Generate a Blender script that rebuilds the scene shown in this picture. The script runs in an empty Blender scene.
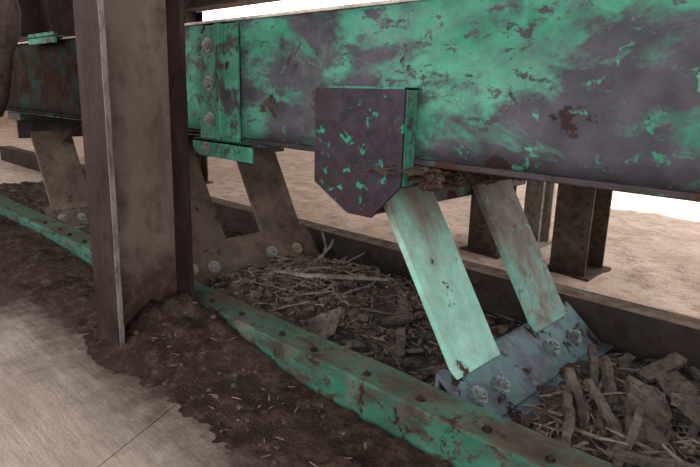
import bpy, bmesh, math, random
from mathutils import Vector, Matrix, noise
random.seed(7)
S = bpy.context.scene
S.view_settings.view_transform = 'Standard'
S.view_settings.gamma = 0.84
S.view_settings.exposure = 0.16

# ---------------------------------------------------------------- helpers
def empty(name):
    e = bpy.data.objects.new(name, None); S.collection.objects.link(e); return e
def finish(bm, name, mat, parent=None, bevel=0.0, smooth=False):
    me = bpy.data.meshes.new(name)
    bmesh.ops.recalc_face_normals(bm, faces=bm.faces[:])
    bm.to_mesh(me); bm.free()
    o = bpy.data.objects.new(name, me); S.collection.objects.link(o)
    if mat: me.materials.append(mat)
    if parent: o.parent = parent
    if bevel:
        m = o.modifiers.new('bevel', 'BEVEL'); m.width = bevel; m.segments = 2; m.limit_method = 'ANGLE'
    if smooth:
        for p in me.polygons: p.use_smooth = True
    return o
def box(bm, x0, x1, y0, y1, z0, z1, M=None):
    vs = [bm.verts.new((x, y, z)) for x in (x0, x1) for y in (y0, y1) for z in (z0, z1)]
    for f in ((0,1,3,2),(4,6,7,5),(0,4,5,1),(2,3,7,6),(0,2,6,4),(1,5,7,3)):
        bm.faces.new([vs[i] for i in f])
    if M:
        for v in vs: v.co = M @ v.co
    return vs
def prism(bm, pts, d):
    a = [bm.verts.new(p) for p in pts]; b = [bm.verts.new(Vector(p)+Vector(d)) for p in pts]
    bm.faces.new(a); bm.faces.new(b[::-1])
    n = len(a)
    for i in range(n): bm.faces.new((a[i], a[(i+1)%n], b[(i+1)%n], b[i]))
def cyl(bm, c, axis, r, h, n=6, r2=None, rot=0):
    axis = Vector(axis).normalized()
    q = axis.to_track_quat('Z', 'Y').to_matrix().to_4x4()
    M = Matrix.Translation(Vector(c)+axis*h/2) @ q @ Matrix.Rotation(rot, 4, 'Z')
    bmesh.ops.create_cone(bm, cap_ends=True, segments=n, radius1=r, radius2=r if r2 is None else r2, depth=h, matrix=M)
def bolt(bm, c, axis, r=0.014):
    cyl(bm, c, axis, r*1.55, 0.004, 16)
    a = Vector(axis).normalized()
    cyl(bm, Vector(c)+a*0.004, axis, r, r*0.75, 6, rot=random.random())
    cyl(bm, Vector(c)+a*(0.004+r*0.75), axis, r*0.55, r*0.4, 10, r2=r*0.45)
def fbm(x, y, z=0.0, o=5):
    return noise.fractal(Vector((x, y, z)), 1.0, 2.0, o)

# ---------------------------------------------------------------- materials
def newmat(name, rough=0.7, spec=0.2):
    m = bpy.data.materials.new(name); m.use_nodes = True
    nt = m.node_tree; b = nt.nodes['Principled BSDF']; b.inputs['Roughness'].default_value = rough
    b.inputs['Specular IOR Level'].default_value = spec
    return m, nt, b
def coords(nt, scale=(1,1,1), rot=(0,0,0)):
    tc = nt.nodes.new('ShaderNodeTexCoord'); mp = nt.nodes.new('ShaderNodeMapping')
    mp.inputs['Scale'].default_value = scale; mp.inputs['Rotation'].default_value = rot
    nt.links.new(tc.outputs['Object'], mp.inputs['Vector']); return mp.outputs[0]
def nz(nt, vec, scale, detail=8, rough=0.6, dist=0.0):
    n = nt.nodes.new('ShaderNodeTexNoise'); n.inputs['Scale'].default_value = scale
    n.inputs['Detail'].default_value = detail; n.inputs['Roughness'].default_value = rough
    n.inputs['Distortion'].default_value = dist
    nt.links.new(vec, n.inputs['Vector']); return n.outputs['Fac']
def step(nt, v, a, b):
    r = nt.nodes.new('ShaderNodeMapRange'); r.inputs['From Min'].default_value = a; r.inputs['From Max'].default_value = b
    nt.links.new(v, r.inputs['Value']); return r.outputs[0]
def mul(nt, a, b, op='MULTIPLY'):
    n = nt.nodes.new('ShaderNodeMath'); n.operation = op
    for i, v in enumerate((a, b)):
        if isinstance(v, (int, float)): n.inputs[i].default_value = v
        else: nt.links.new(v, n.inputs[i])
    return n.outputs[0]
def mix(nt, f, a, b):
    n = nt.nodes.new('ShaderNodeMixRGB')
    for i, v in enumerate((f, a, b)):
        if isinstance(v, (int, float)): n.inputs[i].default_value = v
        elif isinstance(v, tuple): n.inputs[i].default_value = (*v, 1)
        else: nt.links.new(v, n.inputs[i])
    return n.outputs[0]
def bump(nt, b, h, strength=0.4, dist=0.01):
    n = nt.nodes.new('ShaderNodeBump'); n.inputs['Strength'].default_value = strength; n.inputs['Distance'].default_value = dist
    nt.links.new(h, n.inputs['Height']); nt.links.new(n.outputs[0], b.inputs['Normal'])
def updust(nt, lo=0.5, hi=0.95):
    g = nt.nodes.new('ShaderNodeNewGeometry'); s = nt.nodes.new('ShaderNodeSeparateXYZ')
    nt.links.new(g.outputs['Normal'], s.inputs[0]); return step(nt, s.outputs['Z'], lo, hi)
def objz(nt):
    tc = nt.nodes.new('ShaderNodeTexCoord'); s = nt.nodes.new('ShaderNodeSeparateXYZ')
    nt.links.new(tc.outputs['Object'], s.inputs[0]); return s.outputs['Z']

def paint(name, green, green2, dark, rust, dust, tdark=0.5, trust=0.6, tdust=0.62, stretch=(1,1,1), scale=5, up=0.0, rough=0.5, soft=0.05, zwear=None, chips=0.0, drough=0.62, spec=0.2, film=0.55):
    m, nt, b = newmat(name, rough, spec)
    v = coords(nt, stretch, (0, 0.2, 0)); v2 = coords(nt)
    col = mix(nt, step(nt, nz(nt, v, scale*1.6, 6), 0.35, 0.65), green, green2)
    nf = nz(nt, v, scale, 10, drough, 0.35)
    if zwear:
        nf = mul(nt, nf, mul(nt, step(nt, objz(nt), zwear[0], zwear[1]), zwear[2]), 'ADD')
    md = step(nt, nf, tdark, tdark+soft)
    if chips:
        mc = step(nt, nz(nt, v, scale*5, 8, 0.7, 0.4), 0.60-chips, 0.64-chips)
        mg = step(nt, nz(nt, v2, scale*4, 8, 0.7, 0.4), 0.60, 0.63)
        md = mul(nt, mul(nt, md, mul(nt, 1.0, mg, 'SUBTRACT')), mc, 'MAXIMUM')
    d2 = mix(nt, step(nt, nz(nt, v2, scale*3), 0.35, 0.65), dark, tuple(c*2.0 for c in dark))
    # thin stained film over the sound paint
    col = mix(nt, mul(nt, step(nt, nz(nt, v2, scale*2.3, 8, 0.75), 0.40, 0.72), film), col, d2)
    col = mix(nt, mul(nt, md, 0.93), col, d2)
    mr = step(nt, nz(nt, v2, scale*1.7, 10, 0.7, 0.3), trust, trust+0.035)
    col = mix(nt, mr, col, rust)
    mu = step(nt, nz(nt, v2, scale*0.8, 10, 0.7), tdust, tdust+0.18)
    col = mix(nt, mul(nt, mu, 0.8), col, dust)
    if up:
        nn = step(nt, nz(nt, v2, 14, 8, 0.7), 0.3, 0.6)
        col = mix(nt, mul(nt, mul(nt, updust(nt), up), nn), col, dust)
    nt.links.new(col, b.inputs['Base Color'])
    r = mix(nt, mr, (rough,)*3, (0.9,)*3); nt.links.new(r, b.inputs['Roughness'])
    bump(nt, b, mix(nt, 0.4, nz(nt, v2, 60, 4), mr), 0.3, 0.004)
    return m
def earthy(name, c1, c2, c3, scale=6, rough=0.95, bs=0.6, bd=0.02, stretch=(1,1,1), fine=60, metal=0, spec=0.12, zrust=None):
    m, nt, b = newmat(name, rough, spec)
    v = coords(nt, stretch); v2 = coords(nt)
    col = mix(nt, step(nt, nz(nt, v, scale, 8, 0.65), 0.38, 0.62), c1, c2)
    col = mix(nt, step(nt, nz(nt, v, scale*4.3, 8, 0.7), 0.48, 0.68), col, c3)
    if zrust:
        g = mul(nt, step(nt, objz(nt), zrust[0], zrust[1]), nz(nt, v2, 12, 8, 0.7), 'MULTIPLY')
        col = mix(nt, step(nt, g, 0.2, 0.5), col, zrust[2])
    nt.links.new(col, b.inputs['Base Color'])
    bump(nt, b, mix(nt, 0.5, nz(nt, v2, fine, 6, 0.7), nz(nt, v, scale*2, 6)), bs, bd)
    b.inputs['Metallic'].default_value = metal
    return m

GREEN=(0.028,0.148,0.095); GREEN2=(0.075,0.235,0.165); PURP=(0.036,0.026,0.03); RUST=(0.045,0.019,0.012); DUST=(0.16,0.115,0.085)
m_trough = paint('trough_paint', GREEN, GREEN2, (0.035,0.0275,0.036), (0.034,0.021,0.019), (0.12,0.12,0.12), 0.495, 0.60, 0.58, (0.62,1,1.3), 4.2, rough=0.5, soft=0.09, zwear=(0.76,0.655,0.09), chips=0.045, drough=0.68, spec=0.14, film=0.7)
m_lip = paint('lip_paint', (0.03,0.10,0.075), GREEN, (0.024,0.015,0.017), RUST, (0.08,0.055,0.04), 0.40, 0.55, 0.6, (0.7,1,1), 8, chips=0.08)
m_troughold = paint('old_section_paint', (0.018,0.05,0.038), (0.024,0.022,0.018), (0.020,0.013,0.011), (0.03,0.013,0.009), (0.04,0.028,0.022), 0.45, 0.53, 0.6, (1,1,1), 5, chips=0.05, rough=0.9, spec=0.03)
m_gusset = paint('gusset_paint', (0.030,0.018,0.018), (0.038,0.025,0.027), (0.021,0.016,0.022), (0.03,0.175,0.125), (0.05,0.034,0.03), 0.42, 0.585, 0.60, (0.6,1,1.5), 11, rough=0.45, soft=0.06, spec=0.14)
m_edge = paint('edge_paint', GREEN, GREEN2, PURP, RUST, DUST, 0.53, 0.60, 0.68, (1,1,1), 8, chips=0.03, spec=0.12)
m_rail = paint('rail_paint', (0.022,0.088,0.06), (0.045,0.145,0.105), (0.034,0.023,0.018), (0.028,0.017,0.012), (0.13,0.097,0.075), 0.51, 0.57, 0.55, (0.5,1,1), 8, up=0.4, rough=0.65, chips=0.05, soft=0.09, spec=0.12, film=0.65)
m_railback = paint('rail_back_paint', (0.045,0.036,0.03), (0.06,0.047,0.04), (0.03,0.021,0.017), (0.026,0.016,0.011), (0.20,0.155,0.12), 0.5, 0.6, 0.6, (1,1,1), 6, up=0.95, rough=0.9, spec=0.05)
m_brk = paint('bracket_paint', (0.065,0.125,0.12), (0.085,0.15,0.15), (0.045,0.045,0.056), (0.03,0.017,0.014), (0.08,0.07,0.066), 0.47, 0.57, 0.57, (1,1,1), 7, rough=0.55, soft=0.1, chips=0.02, spec=0.12)
m_arm = paint('arm_paint', (0.15,0.32,0.26), (0.23,0.40,0.34), (0.10,0.09,0.072), (0.05,0.03,0.02), (0.18,0.145,0.115), 0.57, 0.61, 0.53, (1,1,0.5), 6, rough=0.5, soft=0.14, zwear=(0.42,0.58,0.08), chips=0.0)
m_arm2 = paint('arm_paint_muddy', (0.11,0.26,0.215), (0.15,0.31,0.265), (0.085,0.066,0.051), (0.05,0.03,0.02), (0.15,0.12,0.093), 0.50, 0.62, 0.48, (1,1,0.5), 6, rough=0.7, soft=0.14, zwear=(0.22,0.48,0.25), chips=0.03)
m_armd = paint('arm_dusty', (0.085,0.064,0.05), (0.11,0.083,0.065), (0.05,0.034,0.025), (0.036,0.022,0.016), (0.17,0.13,0.1), 0.47, 0.6, 0.5, (1,1,0.6), 6, rough=0.9, soft=0.12)
m_web = earthy('column_web_steel', (0.112,0.086,0.070), (0.162,0.130,0.108), (0.075,0.05,0.038), 2.5, 0.6, 0.3, 0.004, (1,1.2,0.7), zrust=(0.5,0.15,(0.055,0.032,0.024)), spec=0.2)
m_litedge = earthy('lit_edge', (0.12,0.10,0.09), (0.17,0.15,0.135), (0.06,0.04,0.032), 12, 0.5, 0.3, 0.003, (1,1,0.4), spec=0.3)  # lighter than the flange: the lit front edge is put into the colour
m_flange = earthy('column_flange_rust', (0.027,0.016,0.014), (0.044,0.029,0.026), (0.016,0.010,0.009), 7, 0.55, 0.3, 0.004, (1,1,0.5), spec=0.1)
m_bolt = earthy('bolt_steel', (0.17,0.165,0.155), (0.24,0.235,0.22), (0.08,0.055,0.042), 30, 0.5, 0.3, 0.002, spec=0.4)
m_gbolt = earthy('painted_bolt', (0.09,0.115,0.11), (0.13,0.15,0.145), (0.035,0.024,0.02), 30, 0.5, 0.3, 0.002, spec=0.3)
m_dark = earthy('dark_soil', (0.030,0.019,0.0145), (0.05,0.034,0.027), (0.09,0.065,0.052), 5, 1.0, 1.0, 0.02, spec=0.05)
m_soil = earthy('grey_soil', (0.036,0.026,0.021), (0.08,0.061,0.050), (0.15,0.12,0.098), 5, 1.0, 1.0, 0.02, spec=0.05)
m_mud = earthy('caked_mud', (0.075,0.05,0.037), (0.12,0.086,0.065), (0.04,0.026,0.019), 12, 1.0, 1.0, 0.02)
m_wood = earthy('weathered_wood', (0.125,0.1,0.08), (0.215,0.178,0.147), (0.06,0.045,0.035), 14, 0.9, 0.6, 0.004)
m_bark = earthy('bark', (0.065,0.052,0.043), (0.13,0.107,0.09), (0.034,0.025,0.02), 14, 0.95, 0.8, 0.006, (1,1,1))
m_stone = earthy('clods', (0.048,0.036,0.029), (0.105,0.082,0.067), (0.033,0.022,0.018), 18, 1, 0.8, 0.005)
m_post = earthy('post_rust', (0.062,0.042,0.034), (0.105,0.08,0.067), (0.03,0.019,0.015), 6, 0.8, 0.4, 0.005)
m_postsun = earthy('post_sunlit', (0.2,0.18,0.15), (0.26,0.24,0.2), (0.1,0.07,0.055), 6, 0.8, 0.4, 0.005)  # pale grey steel, with the sunlight on this post painted in
m_yard = earthy('yard_sand', (0.50,0.40,0.325), (0.62,0.51,0.43), (0.36,0.265,0.205), 2.2, 1.0, 0.8, 0.03)
m_beam = earthy('beam_dusty', (0.3,0.26,0.22), (0.4,0.36,0.31), (0.2,0.16,0.13), 5, 0.8, 0.3, 0.005)
m_sunblock = earthy('sun_block_sheet', (0.3,0.28,0.26), (0.38,0.36,0.33), (0.2,0.16,0.13), 3, 0.7, 0.2, 0.005)
m_wall = earthy('wall_clay', (0.26,0.19,0.15), (0.34,0.26,0.21), (0.18,0.125,0.09), 2, 0.95, 0.3, 0.01)

def concrete():
    m, nt, b = newmat('brushed_concrete', 0.9, 0.1)
    v = coords(nt); vs = coords(nt, (0.25, 2.2, 1), (0, 0, 0.35))
    col = mix(nt, step(nt, nz(nt, v, 1.7, 8, 0.6), 0.35, 0.65), (0.28,0.235,0.2), (0.38,0.328,0.286))
    col = mix(nt, mul(nt, step(nt, nz(nt, vs, 22, 6, 0.7), 0.4, 0.7), 0.6), col, (0.18,0.146,0.12))
    col = mix(nt, mul(nt, step(nt, nz(nt, v, 70, 6, 0.8), 0.55, 0.7), 0.5), col, (0.13,0.1,0.08))
    tc = nt.nodes.new('ShaderNodeTexCoord'); sp = nt.nodes.new('ShaderNodeSeparateXYZ'); nt.links.new(tc.outputs['Object'], sp.inputs[0])
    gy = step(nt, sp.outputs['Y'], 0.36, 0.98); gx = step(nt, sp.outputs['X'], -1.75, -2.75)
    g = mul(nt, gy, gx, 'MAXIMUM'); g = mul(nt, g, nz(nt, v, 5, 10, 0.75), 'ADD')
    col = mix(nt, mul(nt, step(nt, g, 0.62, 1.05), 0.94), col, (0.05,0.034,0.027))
    nt.links.new(col, b.inputs['Base Color'])
    bump(nt, b, mix(nt, 0.5, nz(nt, vs, 30, 6, 0.7), nz(nt, v, 90, 4, 0.7)), 0.7, 0.007)
    return m
m_conc = concrete()

# ---------------------------------------------------------------- ground
bm = bmesh.new()
box(bm, -30, 20, -12, 40, -0.2, -0.012)
finish(bm, 'ground', m_yard)
bm = bmesh.new()
g = 0.0014
def crack(y): return -1.131 + (y-0.423)*(-0.45)
prism(bm, [(-9,-5,-0.011),(-1.70-g,-5,-0.011),(-1.68-g,1.0,-0.011),(-9,1.0,-0.011)], (0,0,0.011))
ys = [-5+i*0.1 for i in range(61)]
def cr(y): return max(-1.55, crack(y) if y > 0.2 else crack(0.2)+ (0.2-y)*0.1)
left = [(-1.70+g,-5,-0.011)]+[(cr(y)-g,y,-0.011) for y in ys]+[(-1.68+g,1.0,-0.011)]
prism(bm, left, (0,0,0.011))
prism(bm, [(3,-5,-0.011),(3,1.0,-0.011)]+[(cr(y)+g,y,-0.011) for y in ys[::-1]], (0,0,0.011))
finish(bm, 'floor', m_conc)
bm = bmesh.new(); box(bm, -13.2, -13, -5, 7.2, -0.012, 3.91); finish(bm, 'wall_left', m_wall)

def field(name, mat, x0, x1, y0, y1, st, hf, cut=-0.006, parent=None):
    bm = bmesh.new(); nx = int((x1-x0)/st)+1; ny = int((y1-y0)/st)+1
    V = [[None]*ny for _ in range(nx)]
    for i in range(nx):
        for j in range(ny):
            x = x0+i*st; y = y0+j*st; V[i][j] = bm.verts.new((x, y, hf(x, y)))
    for i in range(nx-1):
        for j in range(ny-1):
            q = (V[i][j], V[i+1][j], V[i+1][j+1], V[i][j+1])
            if max(v.co.z for v in q) > cut: bm.faces.new(q)
    loose = [v for v in bm.verts if not v.link_faces]
    bmesh.ops.delete(bm, geom=loose, context='VERTS')
    return finish(bm, name, mat, parent, smooth=True)

def h_front(x, y):
    n = fbm(x*3, y*3, 1.3); f = fbm(x*16, y*16, 4.1); ff = fbm(x*50, y*50, 2.0)
    edge = 0.69 + 0.06*n
    h = (y-edge)*0.16
    h = min(h, 0.016) + 0.007*f + 0.004*ff
    d = math.hypot((x+1.62)/0.24, (y-0.86)/0.2)
    h += 0.105*math.exp(-d*d*1.6)*(1+0.4*f)
    if x < -1.9: h += min(0.05, (-1.9-x)*0.05)*max(0, min(1, (y-0.55)/0.3))
    d2 = math.hypot((x+1.40)/0.22, (y-0.96)/0.1)
    h += 0.055*math.exp(-d2*d2)
    return h
field('dirt_drift', m_dark, -5.0, 0.6, 0.4, 0.960, 0.0125, h_front, -0.004)

def h_in(x, y):
    n = fbm(x*2.5, y*2.5, 7.7); f = fbm(x*13, y*13, 3.1); ff = fbm(x*45, y*45, 9.0)
    h = 0.026 + 0.03*n + 0.02*f + 0.008*ff
    d = math.hypot((x+1.6)/0.36, (y-1.5)/0.34); h += 0.085*math.exp(-d*d)
    d = math.hypot((x+1.05)/0.24, (y-1.42)/0.3); h -= 0.06*math.exp(-d*d)
    d = math.hypot((x+0.3)/0.3, (y-1.42)/0.22); h += 0.035*math.exp(-d*d)
    h -= 0.03*max(0, min(1, (y-1.66)/0.12))
    return max(h, -0.009+0.004*ff)
field('soil_bed', m_soil, -5.0, 1.2, 1.08, 1.877, 0.0135, h_in, -1)

def h_yard(x, y):
    n = fbm(x*1.3, y*1.3, 2.7); f = fbm(x*6, y*6, 5.1)
    e = min(1, max(0, (y-1.95)/0.15))
    return -0.012+ (0.012 + 0.018*n + 0.012*f)*1.0*e + 0.03*math.exp(-((y-2.0)/0.15)**2)
field('sand_drift', m_yard, -6.0, 2.5, 1.985, 6.0, 0.04, h_yard, -0.02)

# ---------------------------------------------------------------- steel column (H section)
col = empty('steel_column')
def lean(o_bm):
    for v in o_bm.verts: v.co.y += 0.01*v.co.z
X0, X1 = -1.765, -1.60
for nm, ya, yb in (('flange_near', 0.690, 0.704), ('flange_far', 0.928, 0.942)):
    for part, xa, xb, mt in ((nm, X0, X1, m_flange), (nm+'_edge', X1-0.002, X1+0.0015, m_litedge if nm == 'flange_near' else m_flange)):
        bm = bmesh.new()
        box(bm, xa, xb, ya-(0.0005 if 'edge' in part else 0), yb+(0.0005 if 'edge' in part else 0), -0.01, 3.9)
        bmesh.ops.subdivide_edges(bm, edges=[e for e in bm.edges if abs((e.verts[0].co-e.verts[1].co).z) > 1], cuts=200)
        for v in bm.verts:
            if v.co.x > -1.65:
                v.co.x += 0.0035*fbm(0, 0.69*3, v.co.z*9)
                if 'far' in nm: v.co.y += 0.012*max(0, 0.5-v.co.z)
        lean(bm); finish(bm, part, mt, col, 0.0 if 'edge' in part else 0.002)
bm = bmesh.new(); box(bm, -1.69, -1.678, 0.704, 0.928, -0.01, 3.9); lean(bm); finish(bm, 'web', m_web, col)
bm = bmesh.new(); box(bm, X0-0.05, X1+0.05, 0.66, 0.955, -0.01, 0.008); finish(bm, 'base_plate', m_flange, col, 0.002)

# ---------------------------------------------------------------- conveyor trough
tr = empty('conveyor_trough')
YT = 1.10; ZB = 0.65; ZT = 1.005
def wavyplate(x0, x1, y, z0, z1, t, name, mat, amp=0.003):
    bm = bmesh.new(); nx = int((x1-x0)/0.06)+1; nzv = 8
    F = []
    for i in range(nx+1):
        row = []
        for j in range(nzv+1):
            x = x0+(x1-x0)*i/nx; z = z0+(z1-z0)*j/nzv
            row.append(bm.verts.new((x, y+amp*fbm(x*3, z*5, 0.3), z)))
        F.append(row)
    for i in range(nx):
        for j in range(nzv): bm.faces.new((F[i][j], F[i+1][j], F[i+1][j+1], F[i][j+1]))
    o = finish(bm, name, mat, tr, smooth=True)
    m = o.modifiers.new('solid', 'SOLIDIFY'); m.thickness = t; m.offset = 0
    return o
wavyplate(-1.56, 1.6, YT+0.004, ZB, ZT, 0.008, 'side_panel', m_trough)
wavyplate(-7.0, -1.70, YT+0.012, ZB+0.005, ZT, 0.008, 'side_panel_old', m_troughold)
wavyplate(-1.90, -1.74, YT+0.004, ZB+0.01, ZT-0.004, 0.006, 'side_panel_patch', m_edge)
wavyplate(-7.0, 1.6, 1.86, ZB, ZT, 0.008, 'side_panel_far', m_troughold)
bm = bmesh.new(); box(bm, -7, 1.6, YT, 1.86, ZB-0.008, ZB); finish(bm, 'pan_floor', m_troughold, tr)
bm = bmesh.new()
box(bm, -1.52, 1.6, YT-0.006, YT+0.10, ZB-0.016, ZB-0.002)
box(bm, -7, -1.70, YT, YT+0.10, ZB-0.014, ZB+0.002)
finish(bm, 'bottom_lip', m_lip, tr, 0.003)
bm = bmesh.new()
box(bm, -7, 1.6, YT-0.004, YT+0.035, ZT-0.003, ZT+0.006); finish(bm, 'top_lip', m_beam, tr, 0.002)
bm = bmesh.new()
box(bm, -1.75, -1.625, YT-0.014, YT-0.002, ZB-0.02, ZT-0.01)
box(bm, -1.625, -1.615, YT-0.032, YT-0.002, ZB-0.02, ZT-0.01)
box(bm, -1.611, -1.601, YT-0.032, YT-0.002, ZB-0.02, ZT-0.01)
box(bm, -1.601, -1.53, YT-0.012, YT-0.002, ZB-0.02, ZT-0.01)
finish(bm, 'splice_angle', m_edge, tr, 0.002)
bm = bmesh.new()
box(bm, -1.75, -1.42, YT-0.045, YT+0.05, ZB-0.024, ZB-0.014)
box(bm, -1.75, -1.42, YT-0.045, YT-0.037, ZB-0.07, ZB-0.014)
finish(bm, 'splice_foot', m_edge, tr, 0.002)
bm = bmesh.new()
for z in (0.935, 0.815, 0.70): bolt(bm, (-1.682, YT-0.014, z), (0,-1,0), 0.0155)
bolt(bm, (-1.665, YT-0.045, 0.608), (0,-1,0), 0.013)
finish(bm, 'splice_bolts', m_bolt, tr)

def hanger(xc, cheek=True):
    if cheek:
        bm = bmesh.new()
        P = [(xc-0.148,1.05,0.808),(xc+0.15,1.05,0.808),(xc+0.15,1.05,0.585),(xc+0.06,1.05,0.495),(xc-0.022,1.05,0.495),(xc-0.148,1.05,0.562)]
        prism(bm, P, (0,0.008,0)); finish(bm, 'cheek_plate', m_gusset, tr, 0.002)
        bm = bmesh.new()
        box(bm, xc+0.143, xc+0.151, 1.058, 1.098, 0.585, 0.812)
        box(bm, xc-0.15, xc-0.142, 1.058, 1.098, 0.57, 0.808)
        box(bm, xc-0.15, xc+0.151, 1.058, 1.098, 0.806, 0.813)
        finish(bm, 'cheek_edge', m_edge, tr, 0.001)
    bm = bmesh.new()
    box(bm, xc-0.10, xc+0.10, 1.06, 1.87, 0.60, ZB-0.012)
    box(bm, xc+0.04, xc+0.055, 1.06, 1.87, 0.50, 0.60)
    finish(bm, 'crossmember', m_lip, tr, 0.003)
hanger(-0.988); hanger(-2.30, False); hanger(-3.62, False); hanger(0.32)
def lump(bm, c, s, seed, sub=3, amp=0.35, fr=3.0):
    r = bmesh.ops.create_icosphere(bm, subdivisions=sub, radius=1.0)
    for v in r['verts']:
        p = v.co.copy(); k = 1+amp*fbm(p.x*fr*0.5+seed, p.y*fr*0.5, p.z*fr*0.5)
        v.co = Vector((p.x*s[0]*k+c[0], p.y*s[1]*k+c[1], p.z*s[2]*k+c[2]))
def stick(bm, p, yaw, pitch, L, w, t, curve=0.0, roll=0.0, taper=0.5):
    n = 7; vs = []
    M = Matrix.Translation(p) @ Matrix.Rotation(yaw, 4, 'Z') @ Matrix.Rotation(-pitch, 4, 'Y') @ Matrix.Rotation(roll, 4, 'X')
    sd = random.random()*50
    for i in range(n+1):
        u = i/n-0.5; k = (1-taper*abs(u*2)**3)*(1+0.25*fbm(sd+i*0.8, 0, 0))
        off = Vector((u*L, curve*L*(u*u*4-1)+0.02*L*fbm(sd, i*0.7, 0), 0.02*L*fbm(i*0.6, sd, 0)))
        end = 1 if i in (0, n) else 0
        vs.append([bm.verts.new(M @ (off+Vector((end*w*0.5*fbm(sd, a*2.1, b*.1), a*w/2*k, b*t/2*k)))) for a, b in ((-1,-1),(1,-1),(1,1),(-1,1))])
    for i in range(n):
        for j in range(4): bm.faces.new((vs[i][j], vs[i][(j+1)%4], vs[i+1][(j+1)%4], vs[i+1][j]))
    bm.faces.new(vs[0][::-1]); bm.faces.new(vs[-1])
R = random.uniform
bm = bmesh.new()
lump(bm, (-0.87, 1.42, 0.615), (0.15, 0.36, 0.045), 4.2, 6, 0.22, 9)
for i in range(24):
    y = 1.12+0.68*i/24; lump(bm, (-0.82+R(-.04,.05), y, 0.61), (R(.03,.07), R(.02,.05), R(.02,.045)), i*3.1, 4, 0.5, 6)
for i in range(260):
    stick(bm, Vector((R(-0.9,-0.72), R(1.1,1.82), R(0.585,0.635))), R(0,3.14), R(-0.9,0.6), R(0.015,0.06), R(0.002,0.006), 0.003, 0.1)
for i in range(10):
    lump(bm, (-2.2+R(-.05,.05), 1.15+0.07*i, 0.615), (.08, .06, .04), i*2.1, 3, 0.35, 3)
finish(bm, 'caked_mud', m_mud, tr)

# ---------------------------------------------------------------- base frame (channel rails)
bf = empty('conveyor_base_frame')
bm = bmesh.new()
box(bm, -7, 1.5, 0.965, 1.075, 0.096, 0.106)
box(bm, -7, 1.5, 0.962, 0.972, 0.0, 0.104)
box(bm, -7, 1.5, 1.067, 1.075, 0.0, 0.100)
bmesh.ops.subdivide_edges(bm, edges=[e for e in bm.edges if abs((e.verts[0].co-e.verts[1].co).x) > 1], cuts=160)
for v in bm.verts:
    v.co.z += 0.003*fbm(v.co.x*4, 0, 0)*(v.co.z > 0.05); v.co.y += 0.003*fbm(v.co.x*5, 2, 0)
finish(bm, 'rail_near', m_rail, bf, 0.003)
bm = bmesh.new()
box(bm, -7, 1.5, 1.88, 1.98, 0.128, 0.138)
box(bm, -7, 1.5, 1.88, 1.89, -0.01, 0.131)
box(bm, -7, 1.5, 1.97, 1.98, -0.01, 0.131)
finish(bm, 'rail_far', m_railback, bf, 0.003)
bm = bmesh.new()
for x in [-3.1+0.17*i for i in range(27)]: bolt(bm, (x+R(-.02,.02), 1.0+R(-.005,.005), 0.105), (0,0,1), 0.007)
finish(bm, 'rail_bolts', m_flange, bf)
def bracket(xc, mat, bmat, H=0.135, y0=1.08, y1=1.82, ys=(1.155, 1.255, 1.56, 1.70)):
    bm = bmesh.new()
    n = Vector((0.09, 0, 0.105)).normalized(); t = 0.01; D = H-0.03
    prism(bm, [(xc,y0,H),(xc+0.125,y0,H-D),(xc+0.125-n.x*t,y0,H-D-n.z*t),(xc-n.x*t,y0,H-n.z*t)], (0,y1-y0,0))
    box(bm, xc-0.012, xc, y0, y1, -0.005, H+0.002)
    box(bm, xc+0.115, xc+0.128, y0, y1, -0.005, H-D+0.004)
    box(bm, xc+0.12, xc+0.16, y0, y1, H-D-0.004, H-D+0.004)
    finish(bm, 'cross_bracket', mat, bf, 0.003)
    bm = bmesh.new()
    n = Vector((D, 0, 0.125)).normalized()
    for k, y in enumerate(ys):
        s = 0.54 if k % 2 == 0 else 0.60
        c = Vector((xc+0.125*s, y, H-D*s))
        cyl(bm, c, n, 0.027, 0.006, 20); bolt(bm, c+n*0.006, n, 0.015)
    finish(bm, 'bracket_bolts', bmat, bf)
bracket(-0.715, m_brk, m_gbolt)
bracket(-2.03, m_armd, m_bolt, 0.17)
for x in (-3.36, 0.59): bracket(x, m_railback, m_bolt)

# ---------------------------------------------------------------- rocker arms
def arm(xb, ya, yb, m, topz=0.56, sk=0.0):
    bm = bmesh.new()
    zb = 0.118; dx = -0.222*(topz-zb)/0.4
    n = Vector((0.4, 0, 0.2)).normalized()*0.018
    A = [Vector((xb+0.028, ya, zb)), Vector((xb+0.028+dx, ya-sk, topz))]
    prism(bm, [A[0], A[1], A[1]-n, A[0]-n], (0, yb-ya, 0))
    bmesh.ops.subdivide_edges(bm, edges=bm.edges[:], cuts=3, use_grid_fill=True)
    finish(bm, 'rocker_arm', m, None, 0.003)
arm(-0.715, 1.125, 1.33, m_arm, sk=0.03); arm(-0.715, 1.545, 1.755, m_arm2, sk=0.03)
arm(-2.03, 1.14, 1.37, m_armd, sk=0.02); arm(-2.03, 1.56, 1.79, m_armd, sk=0.0)
arm(-3.36, 1.12, 1.34, m_armd); arm(-3.36, 1.52, 1.76, m_armd)
arm(0.59, 1.12, 1.34, m_arm); arm(0.59, 1.52, 1.76, m_arm)

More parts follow.
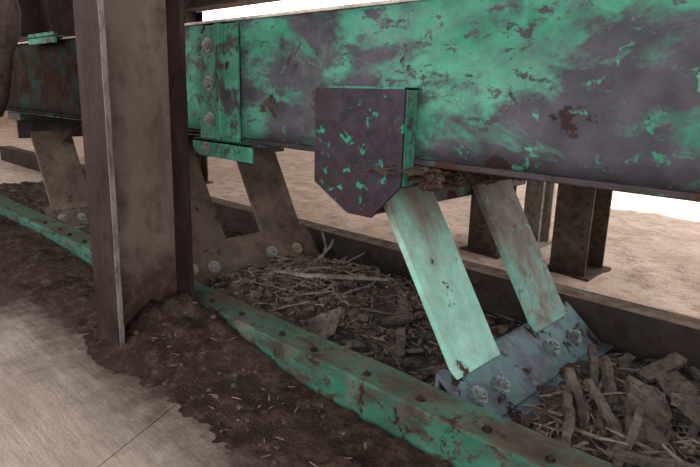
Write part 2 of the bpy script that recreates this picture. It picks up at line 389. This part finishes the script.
# ---------------------------------------------------------------- background posts + beam
def post(x, y, w=0.17, d=0.16, h=1.398, m=None):
    bm = bmesh.new()
    box(bm, x-w/2, x+w/2, y-d/2, y-d/2+0.012, 0, h)
    box(bm, x-w/2, x+w/2, y+d/2-0.012, y+d/2, 0, h)
    box(bm, x-0.006, x+0.006, y-d/2+0.012, y+d/2-0.012, 0, h)
    box(bm, x-w/2-0.03, x+w/2+0.03, y-d/2-0.03, y+d/2+0.03, -0.012, 0.008)
    finish(bm, 'steel_post', m or m_post, None, 0.002)
post(-1.03, 2.66, 0.17, 0.22); post(-1.50, 2.66); post(-4.4, 2.66)
post(-1.40, 2.98, 0.1, 0.14, 1.2, m_postsun)
bm = bmesh.new()
box(bm, -9, 3, 2.58, 2.74, 1.40, 1.412); box(bm, -9, 3, 2.654, 2.666, 1.412, 1.60); box(bm, -9, 3, 2.58, 2.74, 1.60, 1.612)
finish(bm, 'support_beam', m_beam, None, 0.002)

# ---------------------------------------------------------------- feed hopper over the trough, far left
hp = empty('feed_hopper')
bm = bmesh.new()
lo = [(-6.8,1.16,1.03),(-3.2,1.16,1.03),(-3.2,1.84,1.03),(-6.8,1.84,1.03)]
hi = [(-7.3,0.95,2.6),(-2.9,0.95,2.6),(-2.9,2.3,2.6),(-7.3,2.3,2.6)]
a = [bm.verts.new(p) for p in lo]; b_ = [bm.verts.new(p) for p in hi]
for i in range(4): bm.faces.new((a[i], a[(i+1)%4], b_[(i+1)%4], b_[i]))
o = finish(bm, 'hopper_shell', m_flange, hp); m = o.modifiers.new('s', 'SOLIDIFY'); m.thickness = 0.01
bm = bmesh.new()
box(bm, -6.85, -3.15, 1.10, 1.16, 1.012, 1.03); box(bm, -6.85, -3.15, 1.84, 1.90, 1.012, 1.03)
for x in (-3.3, -4.0, -4.7, -5.4): box(bm, x-0.01, x+0.01, 1.02, 1.15, 1.03, 2.4)
finish(bm, 'hopper_skirt', m_flange, hp, 0.002)
bm = bmesh.new()
box(bm, -3.26, -2.92, 1.06, 1.075, 0.985, 1.035); box(bm, -3.26, -2.92, 1.06, 1.14, 1.012, 1.02)
finish(bm, 'guide_bracket', m_edge, tr, 0.002)

# ---------------------------------------------------------------- rusty chute at far left
ch = empty('discharge_chute')
bm = bmesh.new()
n = 20; rows = []
for j in range(40):
    z = 0.66+j*0.085; r = 0.04+0.010*math.sin(j*1.6)+0.10*min(1, max(0, (j)/4))
    rows.append([bm.verts.new((-2.79+r*math.cos(i/n*6.283), 0.735+r*math.sin(i/n*6.283), z)) for i in range(n)])
for j in range(39):
    for i in range(n): bm.faces.new((rows[j][i], rows[j][(i+1)%n], rows[j+1][(i+1)%n], rows[j+1][i]))
o = finish(bm, 'chute_shell', m_post, ch, smooth=True); m = o.modifiers.new('s', 'SOLIDIFY'); m.thickness = 0.01

# ---------------------------------------------------------------- debris
bm = bmesh.new()
for i in range(2300):
    q = random.random()
    if q < 0.45: x, y = random.gauss(-1.55, 0.26), random.gauss(1.5, 0.17)
    elif q < 0.8: x, y = R(-0.56, 0.1), R(1.1, 1.84)
    else: x, y = R(-1.9, 0.4), R(1.12, 1.84)
    y = min(max(y, 1.12), 1.84)
    if -0.75 < x < -0.56: continue
    L = R(0.010, 0.05)*(1.4 if x > -0.6 else 1); stick(bm, Vector((x, y, h_in(x, y)+0.004)), R(0, 3.14), R(-0.35, 0.35), L, R(0.002, 0.010), R(0.002, 0.006), R(-0.1, 0.1), R(-.6,.6), 0.2)
for i in range(60):
    x, y = (random.gauss(-1.5, 0.2), random.gauss(1.48, 0.14)) if i < 35 else (R(-0.5, 0.0), R(1.2, 1.75))
    stick(bm, Vector((x, y, h_in(x, y)+0.02)), R(0, 3.14), R(-0.3, 0.5), R(0.08, 0.22), R(0.004, 0.009), R(0.003, 0.007), R(-0.15, 0.15))
for i in range(100):
    x, y = R(-1.9, 0.0), R(0.68, 0.93); L = R(0.008, 0.03)
    if -1.78 < x < -1.58: continue
    stick(bm, Vector((x, y, h_front(x, y)+0.002)), R(0, 3.14), R(-0.2, 0.2), L, R(0.002, 0.005), 0.002)
stick(bm, Vector((-1.42, 1.40, 0.150)), 0.70, -0.02, 0.42, 0.013, 0.013, 0.05)
stick(bm, Vector((-1.70, 1.62, 0.17)), 2.4, 0.25, 0.22, 0.01, 0.008, 0.06)
stick(bm, Vector((-1.62, 1.55, 0.17)), 1.9, 0.3, 0.2, 0.008, 0.008, 0.06)
finish(bm, 'wood_debris', m_wood)
bm = bmesh.new()
for (x, y, yaw, pit, L, w, t, rl) in [(-0.34,1.42,1.9,0.15,0.2,0.10,0.03,0.3), (-0.47,1.33,2.2,0.35,0.25,0.028,0.018,0.2), (-0.46,1.24,2.0,0.1,0.22,0.022,0.016,0.1),
      (-0.30,1.58,2.3,0.2,0.18,0.07,0.03,-0.3), (-0.18,1.36,1.9,0.2,0.3,0.05,0.02,0.4), (-0.1,1.55,0.8,0.2,0.2,0.04,0.02,0.1), (-0.52,1.55,2.0,0.3,0.2,0.022,0.014,0.3),
      (-1.06,1.36,2.2,0.3,0.14,0.03,0.012,0.2), (-1.18,1.5,0.5,0.3,0.12,0.04,0.012,0.4), (-1.26,1.2,0.3,0.5,0.16,0.09,0.012,0.9), (-0.25,1.22,0.4,0.05,0.2,0.022,0.016,0),
      (-0.44,1.46,2.1,0.45,0.24,0.025,0.018,0.5), (-0.38,1.66,1.2,0.2,0.16,0.04,0.02,0.3), (-0.28,1.75,2.4,0.3,0.14,0.03,0.012,0.3),
      (-0.22,1.5,2.6,0.1,0.16,0.09,0.03,0.2),(-0.4,1.32,2.4,0.3,0.2,0.02,0.014,0.2),(-0.33,1.28,1.7,0.2,0.22,0.018,0.014,0.2)]:
    stick(bm, Vector((x, y, h_in(x, y)+0.03)), yaw, pit, L, w, t, 0.03, rl, 0.12)
for i in range(80):
    if i < 50: x, y = R(-0.54, 0.1), R(1.15, 1.8)
    else: x, y = R(-1.35, -0.8), R(1.15, 1.8)
    stick(bm, Vector((x, y, h_in(x, y)+0.012)), R(0, 3.14), R(-0.3, 0.4), R(0.03, 0.09), R(0.012, 0.035), R(0.008, 0.02), 0.02, R(-.6,.6), 0.1)
finish(bm, 'bark_slabs', m_bark)
bm = bmesh.new()
for i in range(560):
    if i < 480: x, y = R(-2.0, 0.3), R(1.1, 1.85); z = h_in(x, y)
    else: x, y = R(-1.9, -0.2), R(0.68, 0.93); z = h_front(x, y)
    if -1.78 < x < -1.58 and y < 1: continue
    if -0.75 < x < -0.56: continue
    s = R(0.004, 0.024) if i < 480 else R(0.003, 0.010)
    lump(bm, (x, y, z+s*0.3), (s, s*R(0.7, 1.2), s*0.7), i, 2, 0.6, 3)
finish(bm, 'dirt_clods', m_stone, smooth=False)

# ---------------------------------------------------------------- added sun-blocking roof, light, world, camera
bm = bmesh.new()
box(bm, -14, 5, -1.4, 4.5, 3.92, 3.96); box(bm, -14, -1.4, 4.5, 16, 3.92, 3.96); finish(bm, 'roof_sun_block', m_sunblock)  # unseen roof, L-shaped to block the sun except over the right-hand yard
L = bpy.data.lights.new('sun', 'SUN'); L.energy = 8; L.angle = 0.01; L.color = (1, 0.96, 0.9)
lo = bpy.data.objects.new('sun', L); S.collection.objects.link(lo)
lo.rotation_euler = Vector((-0.12, -0.02, -1)).normalized().to_track_quat('-Z', 'Y').to_euler()
w = bpy.data.worlds.new('sky'); S.world = w; w.use_nodes = True
bg = w.node_tree.nodes['Background']; bg.inputs[0].default_value = (0.98, 0.98, 1.0, 1); bg.inputs[1].default_value = 3.7

cd = bpy.data.cameras.new('camera'); cam = bpy.data.objects.new('camera', cd); S.collection.objects.link(cam)
cd.sensor_width = 36; cd.lens = 575/700*36; cd.clip_start = 0.02
fwd = Vector((-0.6685, 0.7041, -0.2397)).normalized(); up = Vector((-0.1837, 0.1561, 0.9705))
right = fwd.cross(up).normalized(); up = right.cross(fwd)
M = Matrix((right, up, -fwd)).transposed().to_4x4(); M.translation = (0, 0, 0.8)
cam.matrix_world = M
S.camera = cam
